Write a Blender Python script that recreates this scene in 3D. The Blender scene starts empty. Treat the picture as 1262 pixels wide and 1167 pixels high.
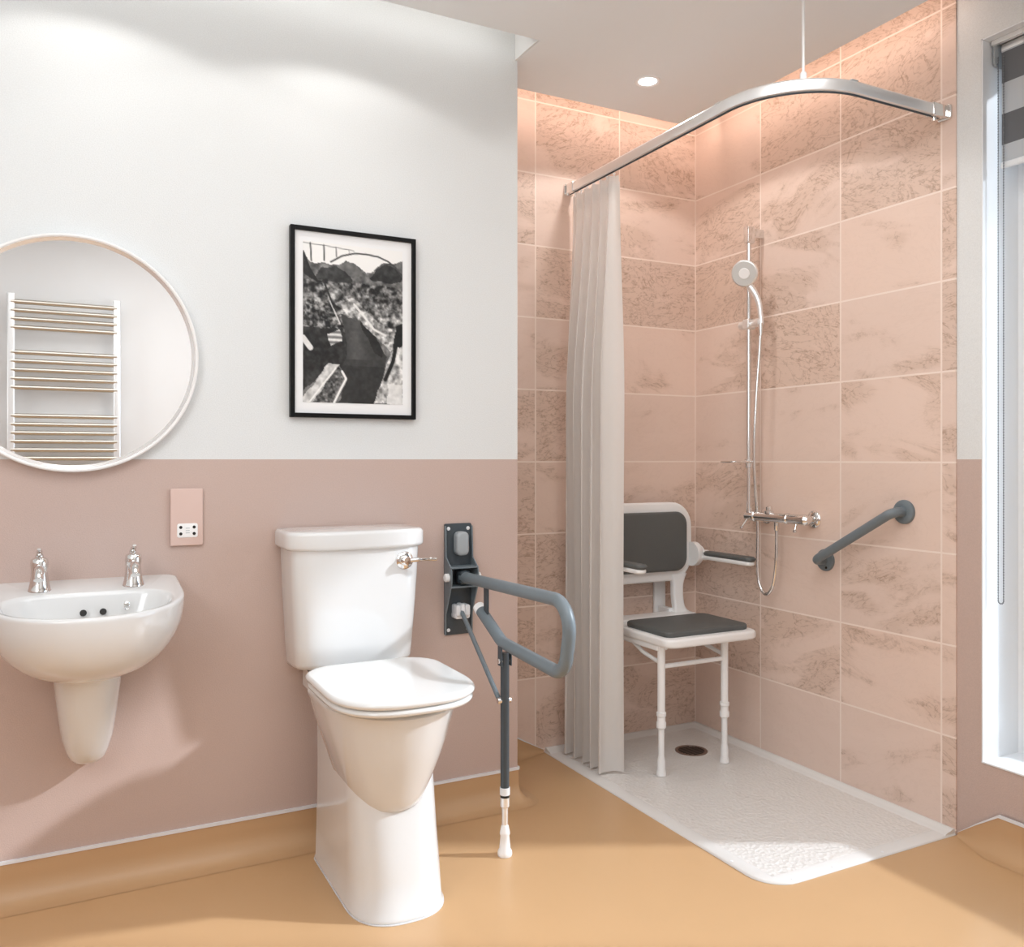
import bpy, bmesh, math, random
import numpy as np
from mathutils import Vector, Matrix
random.seed(7); PI = math.pi
COL = bpy.context.scene.collection
scene = bpy.context.scene
scene.view_settings.view_transform = 'Standard'
scene.view_settings.look = 'None'
scene.view_settings.exposure = 0.0

# ------------------------------------------------------------------ materials
def lin(r, g, b):
    f = lambda c: (c/255/12.92) if c/255 <= .04045 else ((c/255+.055)/1.055)**2.4
    return (f(r), f(g), f(b), 1)
def mat(name, col, rough=.5, metal=0., coat=0., spec=.5, bump=None, bs=200, mottle=0., emit=None, es=0, sss=0):
    m = bpy.data.materials.new(name); m.use_nodes = True
    nt = m.node_tree; p = nt.nodes['Principled BSDF']
    p.inputs['Base Color'].default_value = col
    p.inputs['Roughness'].default_value = rough
    p.inputs['Metallic'].default_value = metal
    p.inputs['Coat Weight'].default_value = coat
    p.inputs['Coat Roughness'].default_value = .05
    p.inputs['Specular IOR Level'].default_value = spec
    if emit:
        p.inputs['Emission Color'].default_value = emit; p.inputs['Emission Strength'].default_value = es
    geo = nt.nodes.new('ShaderNodeNewGeometry')
    if bump:
        n = nt.nodes.new('ShaderNodeTexNoise'); n.inputs['Scale'].default_value = bs; n.inputs['Detail'].default_value = 2
        nt.links.new(geo.outputs['Position'], n.inputs['Vector'])
        b = nt.nodes.new('ShaderNodeBump'); b.inputs['Strength'].default_value = bump; b.inputs['Distance'].default_value = .002
        nt.links.new(n.outputs['Fac'], b.inputs['Height']); nt.links.new(b.outputs['Normal'], p.inputs['Normal'])
    if mottle:
        n = nt.nodes.new('ShaderNodeTexNoise'); n.inputs['Scale'].default_value = 2.5; n.inputs['Detail'].default_value = 4
        nt.links.new(geo.outputs['Position'], n.inputs['Vector'])
        mx = nt.nodes.new('ShaderNodeMix'); mx.data_type = 'RGBA'
        mx.inputs['A'].default_value = tuple(c*(1-mottle) for c in col[:3])+(1,)
        mx.inputs['B'].default_value = tuple(min(1, c*(1+mottle)) for c in col[:3])+(1,)
        nt.links.new(n.outputs['Fac'], mx.inputs['Factor']); nt.links.new(mx.outputs['Result'], p.inputs['Base Color'])
    return m

def MATH(nt, op, a, b=None, c=None, clamp=False):
    n = nt.nodes.new('ShaderNodeMath'); n.operation = op; n.use_clamp = clamp
    for i, v in enumerate((a, b, c)):
        if v is None: continue
        if isinstance(v, (int, float)): n.inputs[i].default_value = v
        else: nt.links.new(v, n.inputs[i])
    return n.outputs[0]
def MIXC(nt, f, a, b, mode='MIX'):
    n = nt.nodes.new('ShaderNodeMix'); n.data_type = 'RGBA'; n.blend_type = mode
    for k, v in (('Factor', f), ('A', a), ('B', b)):
        if isinstance(v, (int, float)) or isinstance(v, tuple): n.inputs[k].default_value = v
        else: nt.links.new(v, n.inputs[k])
    return n.outputs['Result']

M = {}
M['ceramic'] = mat('white_glazed_ceramic', (.77, .77, .765, 1), .12, coat=.6)
M['seat_plastic'] = mat('white_gloss_plastic', (.80, .80, .79, 1), .16, coat=.3)
M['white_plastic'] = mat('white_moulded_plastic', (.92, .915, .91, 1), .3)
M['white_metal'] = mat('white_powder_coat', (.92, .92, .92, 1), .28)
M['white_frame'] = mat('white_satin_frame', (.88, .87, .86, 1), .3)
M['upvc'] = mat('white_window_frame', (.86, .88, .9, 1), .3)
M['chrome'] = mat('polished_chrome', (.80, .79, .78, 1), .09, 1.)
M['satin'] = mat('satin_aluminium', (.90, .90, .90, 1), .34, .75)
M['radiator'] = mat('radiator_chrome', (.60, .56, .50, 1), .3, 1.)
M['grey'] = mat('blue_grey_coating', lin(112, 122, 128), .38)
M['grey_dark'] = mat('dark_grey_plastic', lin(62, 70, 76), .35)
M['grey_light'] = mat('light_grey_plastic', lin(160, 166, 170), .35)
M['pad'] = mat('charcoal_foam_pad', lin(92, 94, 93), .55, bump=.3, bs=300)
M['chain'] = mat('grey_bead_chain', lin(120, 122, 126), .5)
M['spray'] = mat('pale_grey_plastic', lin(205, 205, 203), .4)
M['black'] = mat('black_lacquer', (.004, .004, .004, 1), .45, spec=.2)
M['hole'] = mat('dark_hole', (.01, .008, .007, 1), .5)
M['mat_board'] = mat('white_mount_board', (.88, .88, .88, 1), .7)
M['mirror'] = mat('silvered_mirror', (.92, .92, .92, 1), .01, 1.)
M['mirror_bevel'] = mat('mirror_edge', (.82, .80, .79, 1), .25, .6)
M['ceiling'] = mat('matt_ceiling_paint', (.88, .91, .93, 1), .8)
M['cove'] = mat('cove_paint', (.88, .88, .87, 1), .8)
M['cap'] = mat('white_capping_strip', (.80, .81, .83, 1), .4)
M['socket'] = mat('pink_socket_plate', lin(218, 190, 180), .35)
M['drain'] = mat('drain_grate_metal', (.33, .25, .21, 1), .35, .8)
M['bronze'] = mat('brass_boss', (.75, .6, .5, 1), .15, 1.)
M['lamp'] = mat('downlight_lens', (1, 1, 1, 1), .4, emit=(1, .98, .95, 1), es=6)
M['floor'] = mat('ochre_vinyl', (.62, .385, .20, 1), .36, bump=.06, bs=260, mottle=.05)
M['skirt'] = mat('ochre_vinyl_skirting', (.59, .37, .20, 1), .38, bump=.05, bs=260)

def wall_paint():
    m = bpy.data.materials.new('two_tone_wall_paint'); m.use_nodes = True
    nt = m.node_tree; p = nt.nodes['Principled BSDF']; p.inputs['Roughness'].default_value = .5
    p.inputs['Specular IOR Level'].default_value = .3
    geo = nt.nodes.new('ShaderNodeNewGeometry'); sp = nt.nodes.new('ShaderNodeSeparateXYZ')
    nt.links.new(geo.outputs['Position'], sp.inputs[0])
    up = MATH(nt, 'GREATER_THAN', sp.outputs['Z'], 1.2)
    n = nt.nodes.new('ShaderNodeTexNoise'); n.inputs['Scale'].default_value = 320; n.inputs['Detail'].default_value = 2
    nt.links.new(geo.outputs['Position'], n.inputs['Vector'])
    c = MIXC(nt, up, (.57, .435, .385, 1), (.75, .765, .765, 1))
    sp_ = MATH(nt, 'MULTIPLY_ADD', n.outputs['Fac'], .22, .89)
    cc = nt.nodes.new('ShaderNodeCombineColor')
    for i in range(3): nt.links.new(sp_, cc.inputs[i])
    c = MIXC(nt, 1.0, c, cc.outputs[0], 'MULTIPLY')
    nt.links.new(c, p.inputs['Base Color'])
    b = nt.nodes.new('ShaderNodeBump'); b.inputs['Strength'].default_value = .25; b.inputs['Distance'].default_value = .002
    nt.links.new(n.outputs['Fac'], b.inputs['Height']); nt.links.new(b.outputs['Normal'], p.inputs['Normal'])
    return m
M['wall'] = wall_paint()

def tile_mat(name, axis, u0, du, v0=.016, dv=.2935, seed=0.):
    m = bpy.data.materials.new(name); m.use_nodes = True
    nt = m.node_tree; L = nt.links; p = nt.nodes['Principled BSDF']
    geo = nt.nodes.new('ShaderNodeNewGeometry'); sp = nt.nodes.new('ShaderNodeSeparateXYZ')
    L.new(geo.outputs['Position'], sp.inputs[0])
    U = sp.outputs[axis]; V = sp.outputs['Z']
    un = MATH(nt, 'DIVIDE', MATH(nt, 'SUBTRACT', U, u0), du)
    vn = MATH(nt, 'DIVIDE', MATH(nt, 'SUBTRACT', V, v0), dv)
    iu = MATH(nt, 'FLOOR', un); iv = MATH(nt, 'FLOOR', vn)
    fu = MATH(nt, 'SUBTRACT', un, iu); fv = MATH(nt, 'SUBTRACT', vn, iv)
    eu = MATH(nt, 'MULTIPLY', MATH(nt, 'MINIMUM', fu, MATH(nt, 'SUBTRACT', 1., fu)), du)
    ev = MATH(nt, 'MULTIPLY', MATH(nt, 'MINIMUM', fv, MATH(nt, 'SUBTRACT', 1., fv)), dv)
    e = MATH(nt, 'MINIMUM', eu, ev)
    grout = MATH(nt, 'LESS_THAN', e, .0031)
    ids = nt.nodes.new('ShaderNodeCombineXYZ'); L.new(iu, ids.inputs[0]); L.new(iv, ids.inputs[1]); ids.inputs[2].default_value = seed
    wn = nt.nodes.new('ShaderNodeTexWhiteNoise'); wn.noise_dimensions = '3D'; L.new(ids.outputs[0], wn.inputs['Vector'])
    rs = nt.nodes.new('ShaderNodeSeparateColor'); L.new(wn.outputs['Color'], rs.inputs[0])
    r1, r2, r3 = rs.outputs[0], rs.outputs[1], rs.outputs[2]
    def coords(su, sv, rnd, k):
        c = nt.nodes.new('ShaderNodeCombineXYZ')
        # slight dip of the bedding, different on every tile
        sl = MATH(nt, 'MULTIPLY', MATH(nt, 'SUBTRACT', r2, .5), .5)
        vv = MATH(nt, 'ADD', V, MATH(nt, 'MULTIPLY', U, sl))
        L.new(MATH(nt, 'MULTIPLY', U, su), c.inputs[0]); L.new(MATH(nt, 'MULTIPLY', vv, sv), c.inputs[1])
        L.new(MATH(nt, 'MULTIPLY', rnd, k), c.inputs[2]); return c.outputs[0]
    def noise(vec, scale, det, rough=.5, dist=0.):
        n = nt.nodes.new('ShaderNodeTexNoise'); n.inputs['Scale'].default_value = scale; n.inputs['Detail'].default_value = det
        n.inputs['Roughness'].default_value = rough; n.inputs['Distortion'].default_value = dist
        L.new(vec, n.inputs['Vector']); return n.outputs['Fac']
    cA = coords(1.0, 2.6, r1, 37.)
    nA = noise(cA, 2.6, 3, .55, .6)                       # broad clouds
    nV = noise(coords(1.0, 1.7, r1, 37.), 4.2, 6, .58, .9)                      # veins = contour lines of this
    nV2 = noise(coords(1.0, 2.6, r3, 51.), 4.4, 6, .60, 1.0)
    fine = noise(coords(1., 1.6, r2, 23.), 46., 3, .6, .3)
    def contour(n, lvl, w):
        d = MATH(nt, 'ABSOLUTE', MATH(nt, 'SUBTRACT', n, lvl))
        return MATH(nt, 'SUBTRACT', 1., MATH(nt, 'DIVIDE', d, w), clamp=True)
    v1 = contour(nV, .505, .016); v2 = contour(nV2, .46, .014); v3 = contour(nV2, .56, .013); v4 = contour(nV, .43, .014)
    # zone with veins: middle level of cloud noise, stronger on some tiles
    z = nt.nodes.new('ShaderNodeMapRange'); z.interpolation_type = 'SMOOTHSTEP'
    L.new(MATH(nt, 'ADD', nA, MATH(nt, 'MULTIPLY', MATH(nt, 'SUBTRACT', r3, .5), .42)), z.inputs['Value'])
    z.inputs['From Min'].default_value = .44; z.inputs['From Max'].default_value = .58
    zone = z.outputs[0]
    veins = MATH(nt, 'MULTIPLY', MATH(nt, 'ADD', MATH(nt, 'ADD', v1, v2), MATH(nt, 'ADD', v3, v4), clamp=True), MATH(nt, 'MULTIPLY_ADD', zone, .9, .10))
    brk = nt.nodes.new('ShaderNodeMapRange'); L.new(fine, brk.inputs['Value'])
    brk.inputs['From Min'].default_value = .30; brk.inputs['From Max'].default_value = .56
    veins = MATH(nt, 'MULTIPLY', veins, brk.outputs[0], clamp=True)
    pit = nt.nodes.new('ShaderNodeMapRange'); L.new(fine, pit.inputs['Value'])
    pit.inputs['From Min'].default_value = .58; pit.inputs['From Max'].default_value = .70
    pits = MATH(nt, 'MULTIPLY', pit.outputs[0], MATH(nt, 'MULTIPLY', zone, .55))
    base = MIXC(nt, nA, (.85, .675, .59, 1), (.78, .60, .51, 1))
    base = MIXC(nt, MATH(nt, 'MULTIPLY', zone, .42), base, (.62, .455, .36, 1))
    tint = MIXC(nt, r1, (.95, .95, .95, 1), (1.0, .985, .97, 1))
    base = MIXC(nt, 1.0, base, tint, 'MULTIPLY')
    base = MIXC(nt, MATH(nt, 'MULTIPLY', pits, .7), base, (.42, .28, .20, 1))
    base = MIXC(nt, MATH(nt, 'MULTIPLY', veins, .55), base, (.34, .205, .13, 1))
    c = MIXC(nt, grout, base, (.90, .76, .68, 1))
    L.new(c, p.inputs['Base Color'])
    p.inputs['Roughness'].default_value = .42; p.inputs['Specular IOR Level'].default_value = .35
    h = MATH(nt, 'SUBTRACT', MATH(nt, 'MULTIPLY', grout, -1.), MATH(nt, 'MULTIPLY', veins, .3))
    b = nt.nodes.new('ShaderNodeBump'); b.inputs['Strength'].default_value = .35; b.inputs['Distance'].default_value = .0015
    L.new(h, b.inputs['Height']); L.new(b.outputs['Normal'], p.inputs['Normal'])
    return m
M['tile_rear'] = tile_mat('travertine_tile_rear', 'X', 1.704, .4115, seed=3.)
M['tile_right'] = tile_mat('travertine_tile_right', 'Y', 1.8590, .4113, seed=11.)

def tray_mat():
    m = mat('white_textured_tray', (.80, .775, .745, 1), .3, spec=.5)
    nt = m.node_tree; p = nt.nodes['Principled BSDF']
    geo = nt.nodes.new('ShaderNodeNewGeometry')
    v = nt.nodes.new('ShaderNodeTexVoronoi'); v.inputs['Scale'].default_value = 75
    nt.links.new(geo.outputs['Position'], v.inputs['Vector'])
    b = nt.nodes.new('ShaderNodeBump'); b.inputs['Strength'].default_value = .9; b.inputs['Distance'].default_value = .003
    nt.links.new(v.outputs['Distance'], b.inputs['Height']); nt.links.new(b.outputs['Normal'], p.inputs['Normal'])
    return m
M['tray'] = tray_mat()
M['tray_smooth'] = mat('white_smooth_tray_edge', (.80, .785, .765, 1), .22)

def cloth_mat():
    m = bpy.data.materials.new('white_curtain_fabric'); m.use_nodes = True
    nt = m.node_tree; nt.nodes.remove(nt.nodes['Principled BSDF']); out = nt.nodes['Material Output']
    d = nt.nodes.new('ShaderNodeBsdfDiffuse'); t = nt.nodes.new('ShaderNodeBsdfTranslucent'); mx = nt.nodes.new('ShaderNodeMixShader')
    d.inputs[0].default_value = (.90, .88, .86, 1); t.inputs[0].default_value = (.90, .87, .84, 1)
    mx.inputs[0].default_value = .42
    nt.links.new(d.outputs[0], mx.inputs[1]); nt.links.new(t.outputs[0], mx.inputs[2]); nt.links.new(mx.outputs[0], out.inputs[0])
    return m
M['curtain'] = cloth_mat()

def blind_mat():
    m = bpy.data.materials.new('striped_blind_fabric'); m.use_nodes = True
    nt = m.node_tree; nt.nodes.remove(nt.nodes['Principled BSDF']); out = nt.nodes['Material Output']
    geo = nt.nodes.new('ShaderNodeNewGeometry'); sp = nt.nodes.new('ShaderNodeSeparateXYZ'); nt.links.new(geo.outputs['Position'], sp.inputs[0])
    f = MATH(nt, 'FRACT', MATH(nt, 'DIVIDE', MATH(nt, 'SUBTRACT', 2.465, sp.outputs['Z']), .192))
    s = MATH(nt, 'GREATER_THAN', f, .5)
    c = MIXC(nt, s, (.17, .175, .185, 1), (.62, .64, .66, 1))
    d = nt.nodes.new('ShaderNodeBsdfDiffuse'); t = nt.nodes.new('ShaderNodeBsdfTranslucent'); mx = nt.nodes.new('ShaderNodeMixShader')
    nt.links.new(c, d.inputs[0]); nt.links.new(c, t.inputs[0])
    nt.links.new(MATH(nt, 'MULTIPLY_ADD', s, .15, .06), mx.inputs[0])
    nt.links.new(d.outputs[0], mx.inputs[1]); nt.links.new(t.outputs[0], mx.inputs[2]); nt.links.new(mx.outputs[0], out.inputs[0])
    return m
M['blind'] = blind_mat()

def glass_mat():
    m = bpy.data.materials.new('clear_window_glass'); m.use_nodes = True
    nt = m.node_tree; nt.nodes.remove(nt.nodes['Principled BSDF']); out = nt.nodes['Material Output']
    a = nt.nodes.new('ShaderNodeBsdfTransparent'); a.inputs[0].default_value = (.93, .97, 1, 1)
    g = nt.nodes.new('ShaderNodeBsdfGlossy'); g.inputs['Roughness'].default_value = .02
    fr = nt.nodes.new('ShaderNodeFresnel'); fr.inputs[0].default_value = 1.45
    mx = nt.nodes.new('ShaderNodeMixShader')
    nt.links.new(fr.outputs[0], mx.inputs[0]); nt.links.new(a.outputs[0], mx.inputs[1]); nt.links.new(g.outputs[0], mx.inputs[2])
    nt.links.new(mx.outputs[0], out.inputs[0]); return m
M['glass'] = glass_mat()

def print_mat():
    m = bpy.data.materials.new('monochrome_photo_print'); m.use_nodes = True
    nt = m.node_tree; p = nt.nodes['Principled BSDF']; p.inputs['Roughness'].default_value = .35
    a = nt.nodes.new('ShaderNodeVertexColor'); a.layer_name = 'tone'
    nt.links.new(a.outputs[0], p.inputs['Base Color']); return m
M['print'] = print_mat()

# ------------------------------------------------------------------ mesh helpers
class MB:
    def __init__(s): s.v = []; s.f = []; s.cuts = []
    def add(s, vs, fs):
        s.cuts.append((len(s.v), len(s.f))); o = len(s.v); s.v += [tuple(v) for v in vs]; s.f += [tuple(i+o for i in f) for f in fs]; return s
    def box(s, x0, x1, y0, y1, z0, z1):
        vs = [(x, y, z) for z in (z0, z1) for y in (y0, y1) for x in (x0, x1)]
        return s.add(vs, [(0, 2, 3, 1), (4, 5, 7, 6), (0, 1, 5, 4), (2, 6, 7, 3), (0, 4, 6, 2), (1, 3, 7, 5)])
    def loft(s, rings, cap0=True, cap1=True, closed=True):
        n = len(rings[0]); vs = [p for r in rings for p in r]; fs = []
        for k in range(len(rings)-1):
            for i in range(n if closed else n-1):
                j = (i+1) % n; a = k*n; fs.append((a+i, a+j, a+n+j, a+n+i))
        if cap0: fs.append(tuple(range(n-1, -1, -1)))
        if cap1: fs.append(tuple(range((len(rings)-1)*n, len(rings)*n)))
        return s.add(vs, fs)
    def tube(s, pts, r, n=16, caps=True, flat=None):
        pts = [Vector(p) for p in pts]; N = len(pts); rr = r if isinstance(r, (list, tuple)) else [r]*N
        T = [(pts[min(i+1, N-1)]-pts[max(i-1, 0)]).normalized() for i in range(N)]
        up = Vector((0, 0, 1)) if abs(T[0].z) < .9 else Vector((1, 0, 0))
        u = T[0].cross(up).normalized(); rings = []
        for i in range(N):
            if i: u = (u - T[i]*u.dot(T[i])).normalized()
            w = T[i].cross(u)
            fa, fb = flat if flat else (1, 1)
            rings.append([pts[i]+u*(rr[i]*fa*math.cos(2*PI*k/n))+w*(rr[i]*fb*math.sin(2*PI*k/n)) for k in range(n)])
        return s.loft(rings, caps, caps)
    def lathe(s, base, axis, prof, n=32):
        """prof: (distance along axis, radius)"""
        base = Vector(base); a = Vector(axis).normalized()
        up = Vector((0, 0, 1)) if abs(a.z) < .9 else Vector((1, 0, 0)); u = a.cross(up).normalized(); w = a.cross(u)
        rings = [[base+a*d+u*(r*math.cos(2*PI*k/n))+w*(r*math.sin(2*PI*k/n)) for k in range(n)] for d, r in prof]
        return s.loft(rings)
    def each(s, name, m, parent=None, **kw):
        """every added piece becomes a part of its own"""
        cuts = s.cuts + [(len(s.v), len(s.f))]
        for (v0, f0), (v1, f1) in zip(cuts[:-1], cuts[1:]):
            q = MB(); q.v = s.v[v0:v1]; q.f = [tuple(i-v0 for i in f) for f in s.f[f0:f1]]; o = q.build(name, m, parent, **kw)
        return o
    def build(s, name, m, parent=None, bevel=0, smooth=35, seg=2, sub=0, at=None):
        me = bpy.data.meshes.new(name); me.from_pydata(s.v, [], s.f)
        bm = bmesh.new(); bm.from_mesh(me); bmesh.ops.recalc_face_normals(bm, faces=bm.faces)
        bm.to_mesh(me); bm.free()
        me.materials.append(m)
        me.shade_smooth()
        if smooth < 180: me.set_sharp_from_angle(angle=math.radians(smooth))
        o = bpy.data.objects.new(name, me); COL.objects.link(o)
        if bevel:
            b = o.modifiers.new('bevel', 'BEVEL'); b.width = bevel; b.segments = seg; b.limit_method = 'ANGLE'; b.angle_limit = math.radians(40)
            b.harden_normals = True
        if sub:
            d = o.modifiers.new('sub', 'SUBSURF'); d.levels = sub; d.render_levels = sub
        if parent:
            o.parent = parent
            chain = Vector((0, 0, 0)); q = parent
            while q: chain += q.location; q = q.parent
            if parent.type == 'EMPTY' or chain.length: me.transform(Matrix.Translation(-chain))
        return o
def arc_path(pts, rad, n=8):
    """polyline with rounded corners"""
    P = [Vector(p) for p in pts]; out = [P[0]]
    for i in range(1, len(P)-1):
        r = rad[i-1] if isinstance(rad, (list, tuple)) else rad
        a = (P[i-1]-P[i]); b = (P[i+1]-P[i]); an, bn = a.normalized(), b.normalized()
        th = an.angle(bn); t = min(r/math.tan(th/2), a.length*.49, b.length*.49); r = t*math.tan(th/2)
        s = P[i]+an*t; e = P[i]+bn*t; c = P[i]+(an+bn).normalized()*(r/math.sin(th/2))
        v0 = s-c; v1 = e-c; ang = v0.angle(v1)
        for k in range(n+1):
            f = k/n; out.append(c+(v0*math.sin((1-f)*ang)+v1*math.sin(f*ang))/math.sin(ang) if ang > 1e-3 else s)
    out.append(P[-1]); return out
def rrect(cx, cy, hx, hy, r, n=6):
    """rounded rectangle in 2D"""
    out = []; r = max(.0004, min(r, hx, hy))
    for (sx, sy, a0) in ((1, 1, 0), (-1, 1, PI/2), (-1, -1, PI), (1, -1, 3*PI/2)):
        for k in range(n+1):
            a = a0+PI/2*k/n; out.append((cx+sx*(hx-r)+r*math.cos(a), cy+sy*(hy-r)+r*math.sin(a)))
    return out
def plate(fn, a0, a1, e, seg=4, mapf=None):
    """rounded-edge slab: fn(inset)->2D ring; a0..a1 thickness; e edge radius"""
    rings = []
    for k in range(seg+1):
        t = k/seg*PI/2; rings.append([mapf(p, a0+e*(1-math.sin(t))) for p in fn(e*(1-math.cos(PI/2-t)) if 0 else e*(1-math.sin(PI/2-t)) if 0 else e*(1-math.cos(PI/2-t)))] if 0 else None)
    rings = []
    for k in range(seg+1):
        t = PI/2*k/seg                      # bottom edge: inset e..0
        rings.append([mapf(p, a0+e*(1-math.cos(t))) for p in fn(e*(1-math.sin(t)))])
    for k in range(seg+1):
        t = PI/2*k/seg
        rings.append([mapf(p, a1-e*(1-math.sin(t))) for p in fn(e*(1-math.cos(t)))])
    return rings
XY = lambda p, h: (p[0], p[1], h)
XZ = lambda p, h: (p[0], h, p[1])     # slab in the XZ plane, thickness along Y
YZ = lambda p, h: (h, p[0], p[1])
def dring(xc, hw, yb, yf, ry, n=2.4, rb=.02, N=40):
    """plan outline: flat back at yb, straight sides, super-elliptic front at yf"""
    out = []; yc = yf+ry
    for k in range(N+1):
        t = PI*k/N; c, s = math.cos(t), math.sin(t)
        out.append((xc+hw*math.copysign(abs(c)**(2/n), c), yc-ry*abs(s)**(2/n)))
    rb = max(.001, rb)
    for k in range(7):
        a = PI - PI/2*k/6; out.append((xc-hw+rb+rb*math.cos(a), yb-rb+rb*math.sin(a)))
    for k in range(7):
        a = PI/2 - PI/2*k/6; out.append((xc+hw-rb+rb*math.cos(a), yb-rb+rb*math.sin(a)))
    return out

def tag(o, label=None, cat=None, group=None, kind=None):
    if label: o['label'] = label
    if cat: o['category'] = cat
    if group: o['group'] = group
    if kind: o['kind'] = kind
    return o
def thing(name, label, cat, loc, group=None):
    o = bpy.data.objects.new(name, None); o.empty_display_size = .05; COL.objects.link(o); o.location = loc
    return tag(o, label, cat, group)
def struct(o, label=None, cat=None): return tag(o, label, cat, kind='structure')

# ------------------------------------------------------------------ room shell
XR = 2.527          # shower side wall and window wall
YA, YB = 2.70, 3.093
XA = 1.415
ZC = 2.60           # underside of the suspended ceiling
ZT = 2.80
XL, YF = -1.25, -.46

m = MB().add([(XL, YF, 0), (XR+.02, YF, 0), (XR+.02, YB+.02, 0), (XL, YB+.02, 0), (XL, YF, -.05), (XR+.02, YF, -.05), (XR+.02, YB+.02, -.05), (XL, YB+.02, -.05)],
             [(0, 1, 2, 3), (7, 6, 5, 4), (0, 4, 5, 1), (1, 5, 6, 2), (2, 6, 7, 3), (3, 7, 4, 0)])
struct(m.build('floor', M['floor']), 'ochre vinyl sheet floor of the wet room', 'floor')
struct(MB().box(XL, XA, YA, YB+.15, 0, ZT).build('wall_back', M['wall']), 'grey and pink painted wall behind basin and toilet', 'wall')
struct(MB().box(XA, XR+.12, YB, YB+.15, 0, ZT).build('wall_rear', M['tile_rear']), 'pink travertine tiled wall behind the shower seat', 'wall')
struct(MB().box(XR, XR+.2, 1.808, YB+.15, 0, ZT).build('wall_right', M['tile_right']), 'pink travertine tiled wall carrying the shower', 'wall')
WY0, WY1, WZ0, WZ1 = .10, 1.725, .257, 2.506
XW = XR+.006
w = MB(); w.box(XW, XR+.19, YF, 1.808, 0, WZ0); w.box(XW, XR+.19, YF, 1.808, WZ1, ZT)
w.box(XW, XR+.19, WY1, 1.808, WZ0, WZ1); w.box(XW, XR+.19, YF, WY0, WZ0, WZ1)
struct(w.build('wall_window', M['wall']), 'grey and pink painted wall around the window', 'wall')
struct(MB().box(XL-.1, XL, YF-.1, YB, 0, ZT).build('wall_left', M['wall']), 'painted side wall left of the basin', 'wall')
M['front'] = mat('pale_grey_paint', (.74, .73, .72, 1), .6)
struct(MB().box(XL, XR+.19, YF-.1, YF, 0, ZT).build('wall_front', M['front']), 'pale wall carrying the towel radiator, seen in the mirror', 'wall')

# suspended ceiling with light slots along the walls
c = MB()
oc = [(XL, YF), (2.34, YF), (2.34, 2.896), (XA-.004, 2.896), (XA-.004, 2.532), (XL, 2.532)]
c.add([(x, y, z) for z in (ZC, ZC+.008) for x, y in oc], [tuple(range(5, -1, -1)), tuple(range(6, 12))]+[(i, (i+1) % 6, 6+(i+1) % 6, 6+i) for i in range(6)])
struct(c.build('ceiling', M['ceiling']), 'pale suspended ceiling with light slots along the walls', 'ceiling')
struct(MB().box(XL-.1, XR+.2, YF-.1, YB+.15, ZT, ZT+.05).build('ceiling_slab', M['cove']), 'ceiling above the light slots', 'ceiling')
t = MB(); t.box(XA-.010, XA-.005, 2.533, 2.699, ZC+.001, ZT)
struct(t.build('trim_3', M['cove']), 'white end panel of the ceiling light slot', 'trim')

# coved vinyl skirting, swept along the walls, running out at the shower tray
def sweep(path, prof):
    """path: (x, y, outward nx, ny, height scale)"""
    rings = []
    for (x, y, nx, ny, s) in path:
        rings.append([(x+nx*o*(s if s < 1 else 1), y+ny*o*(s if s < 1 else 1), .0005+z*s) for o, z in prof])
    return rings
cove_prof = [(.0, .118), (.005, .118), (.005, .075)] + [(.005+.06*(1-math.cos(a)), .065*(1-math.sin(a))+.001) for a in [PI/2*k/8 for k in range(9)]] + [(.075, .0004), (0, .0003)]
cap_prof = [(0, .1185), (.008, .1185), (.008, .110), (0, .110)]
cor = []
for k in range(7):
    a = PI/2*k/6; cor.append((XA, YA, math.sin(a), -math.cos(a), 1))
pathA = [(XL, YA, 0, -1, 1), (.5, YA, 0, -1, 1)] + cor + [(XA, YB-.07, 1, 0, 1), (XA, YB, 1, -1, 1), (1.555, YB, 0, -1, 1), (1.65, YB, 0, -1, .53), (1.742, YB, 0, -1, .10)]
pathW = [(XR, 1.802, -1, 0, .10), (XR, 1.735, -1, 0, .55), (XR, 1.662, -1, 0, 1), (XR, YF, -1, 0, 1)]
struct(MB().loft(sweep(pathA, cove_prof)).build('baseboard_left', M['skirt'], smooth=50), 'ochre coved vinyl skirting below the painted wall', 'skirting')
struct(MB().loft(sweep(pathW, cove_prof)).build('baseboard_right', M['skirt'], smooth=50), 'ochre coved vinyl skirting below the window', 'skirting')
struct(MB().loft(sweep(pathA, cap_prof)).build('trim_1', M['cap']), 'white capping strip on top of the left skirting', 'trim')
struct(MB().loft(sweep(pathW, cap_prof)).build('trim_2', M['cap']), 'white capping strip on top of the right skirting', 'trim')

# window
win = thing('window_1', 'tall white framed window beside the shower', 'window', (2.70, (WY0+WY1)/2, WZ0)); win['kind'] = 'structure'
XF = 2.71
f = MB(); fw = .055
f.box(XF, XF+.05, WY1-fw, WY1, WZ0, WZ1); f.box(XF, XF+.05, WY0, WY0+fw, WZ0, WZ1)
f.box(XF, XF+.05, WY0+fw, WY1-fw, WZ0, WZ0+fw); f.box(XF, XF+.05, WY0+fw, WY1-fw, WZ1-fw, WZ1); f.box(XF, XF+.05, .90, .96, WZ0+fw, WZ1-fw)
f.build('window_frame', M['upvc'], win)
MB().box(XF+.022, XF+.028, WY0+.03, WY1-.03, WZ0+.03, WZ1-.03).build('glass_pane', M['glass'], win)
s = MB(); s.box(XW-.003, XF+.002, WY0+.001, WY1-.001, WZ0, WZ0+.006)
s.build('window_sill', M['upvc'], win, bevel=.002)
s = MB(); s.box(XW+.001, XF, WY1-.004, WY1+.001, WZ0, WZ1); s.box(XW+.001, XF, WY0, WY0+.004, WZ0, WZ1); s.box(XW+.001, XF, WY0, WY1, WZ1-.004, WZ1)
s.each('window_reveal', M['upvc'], win)

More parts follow.
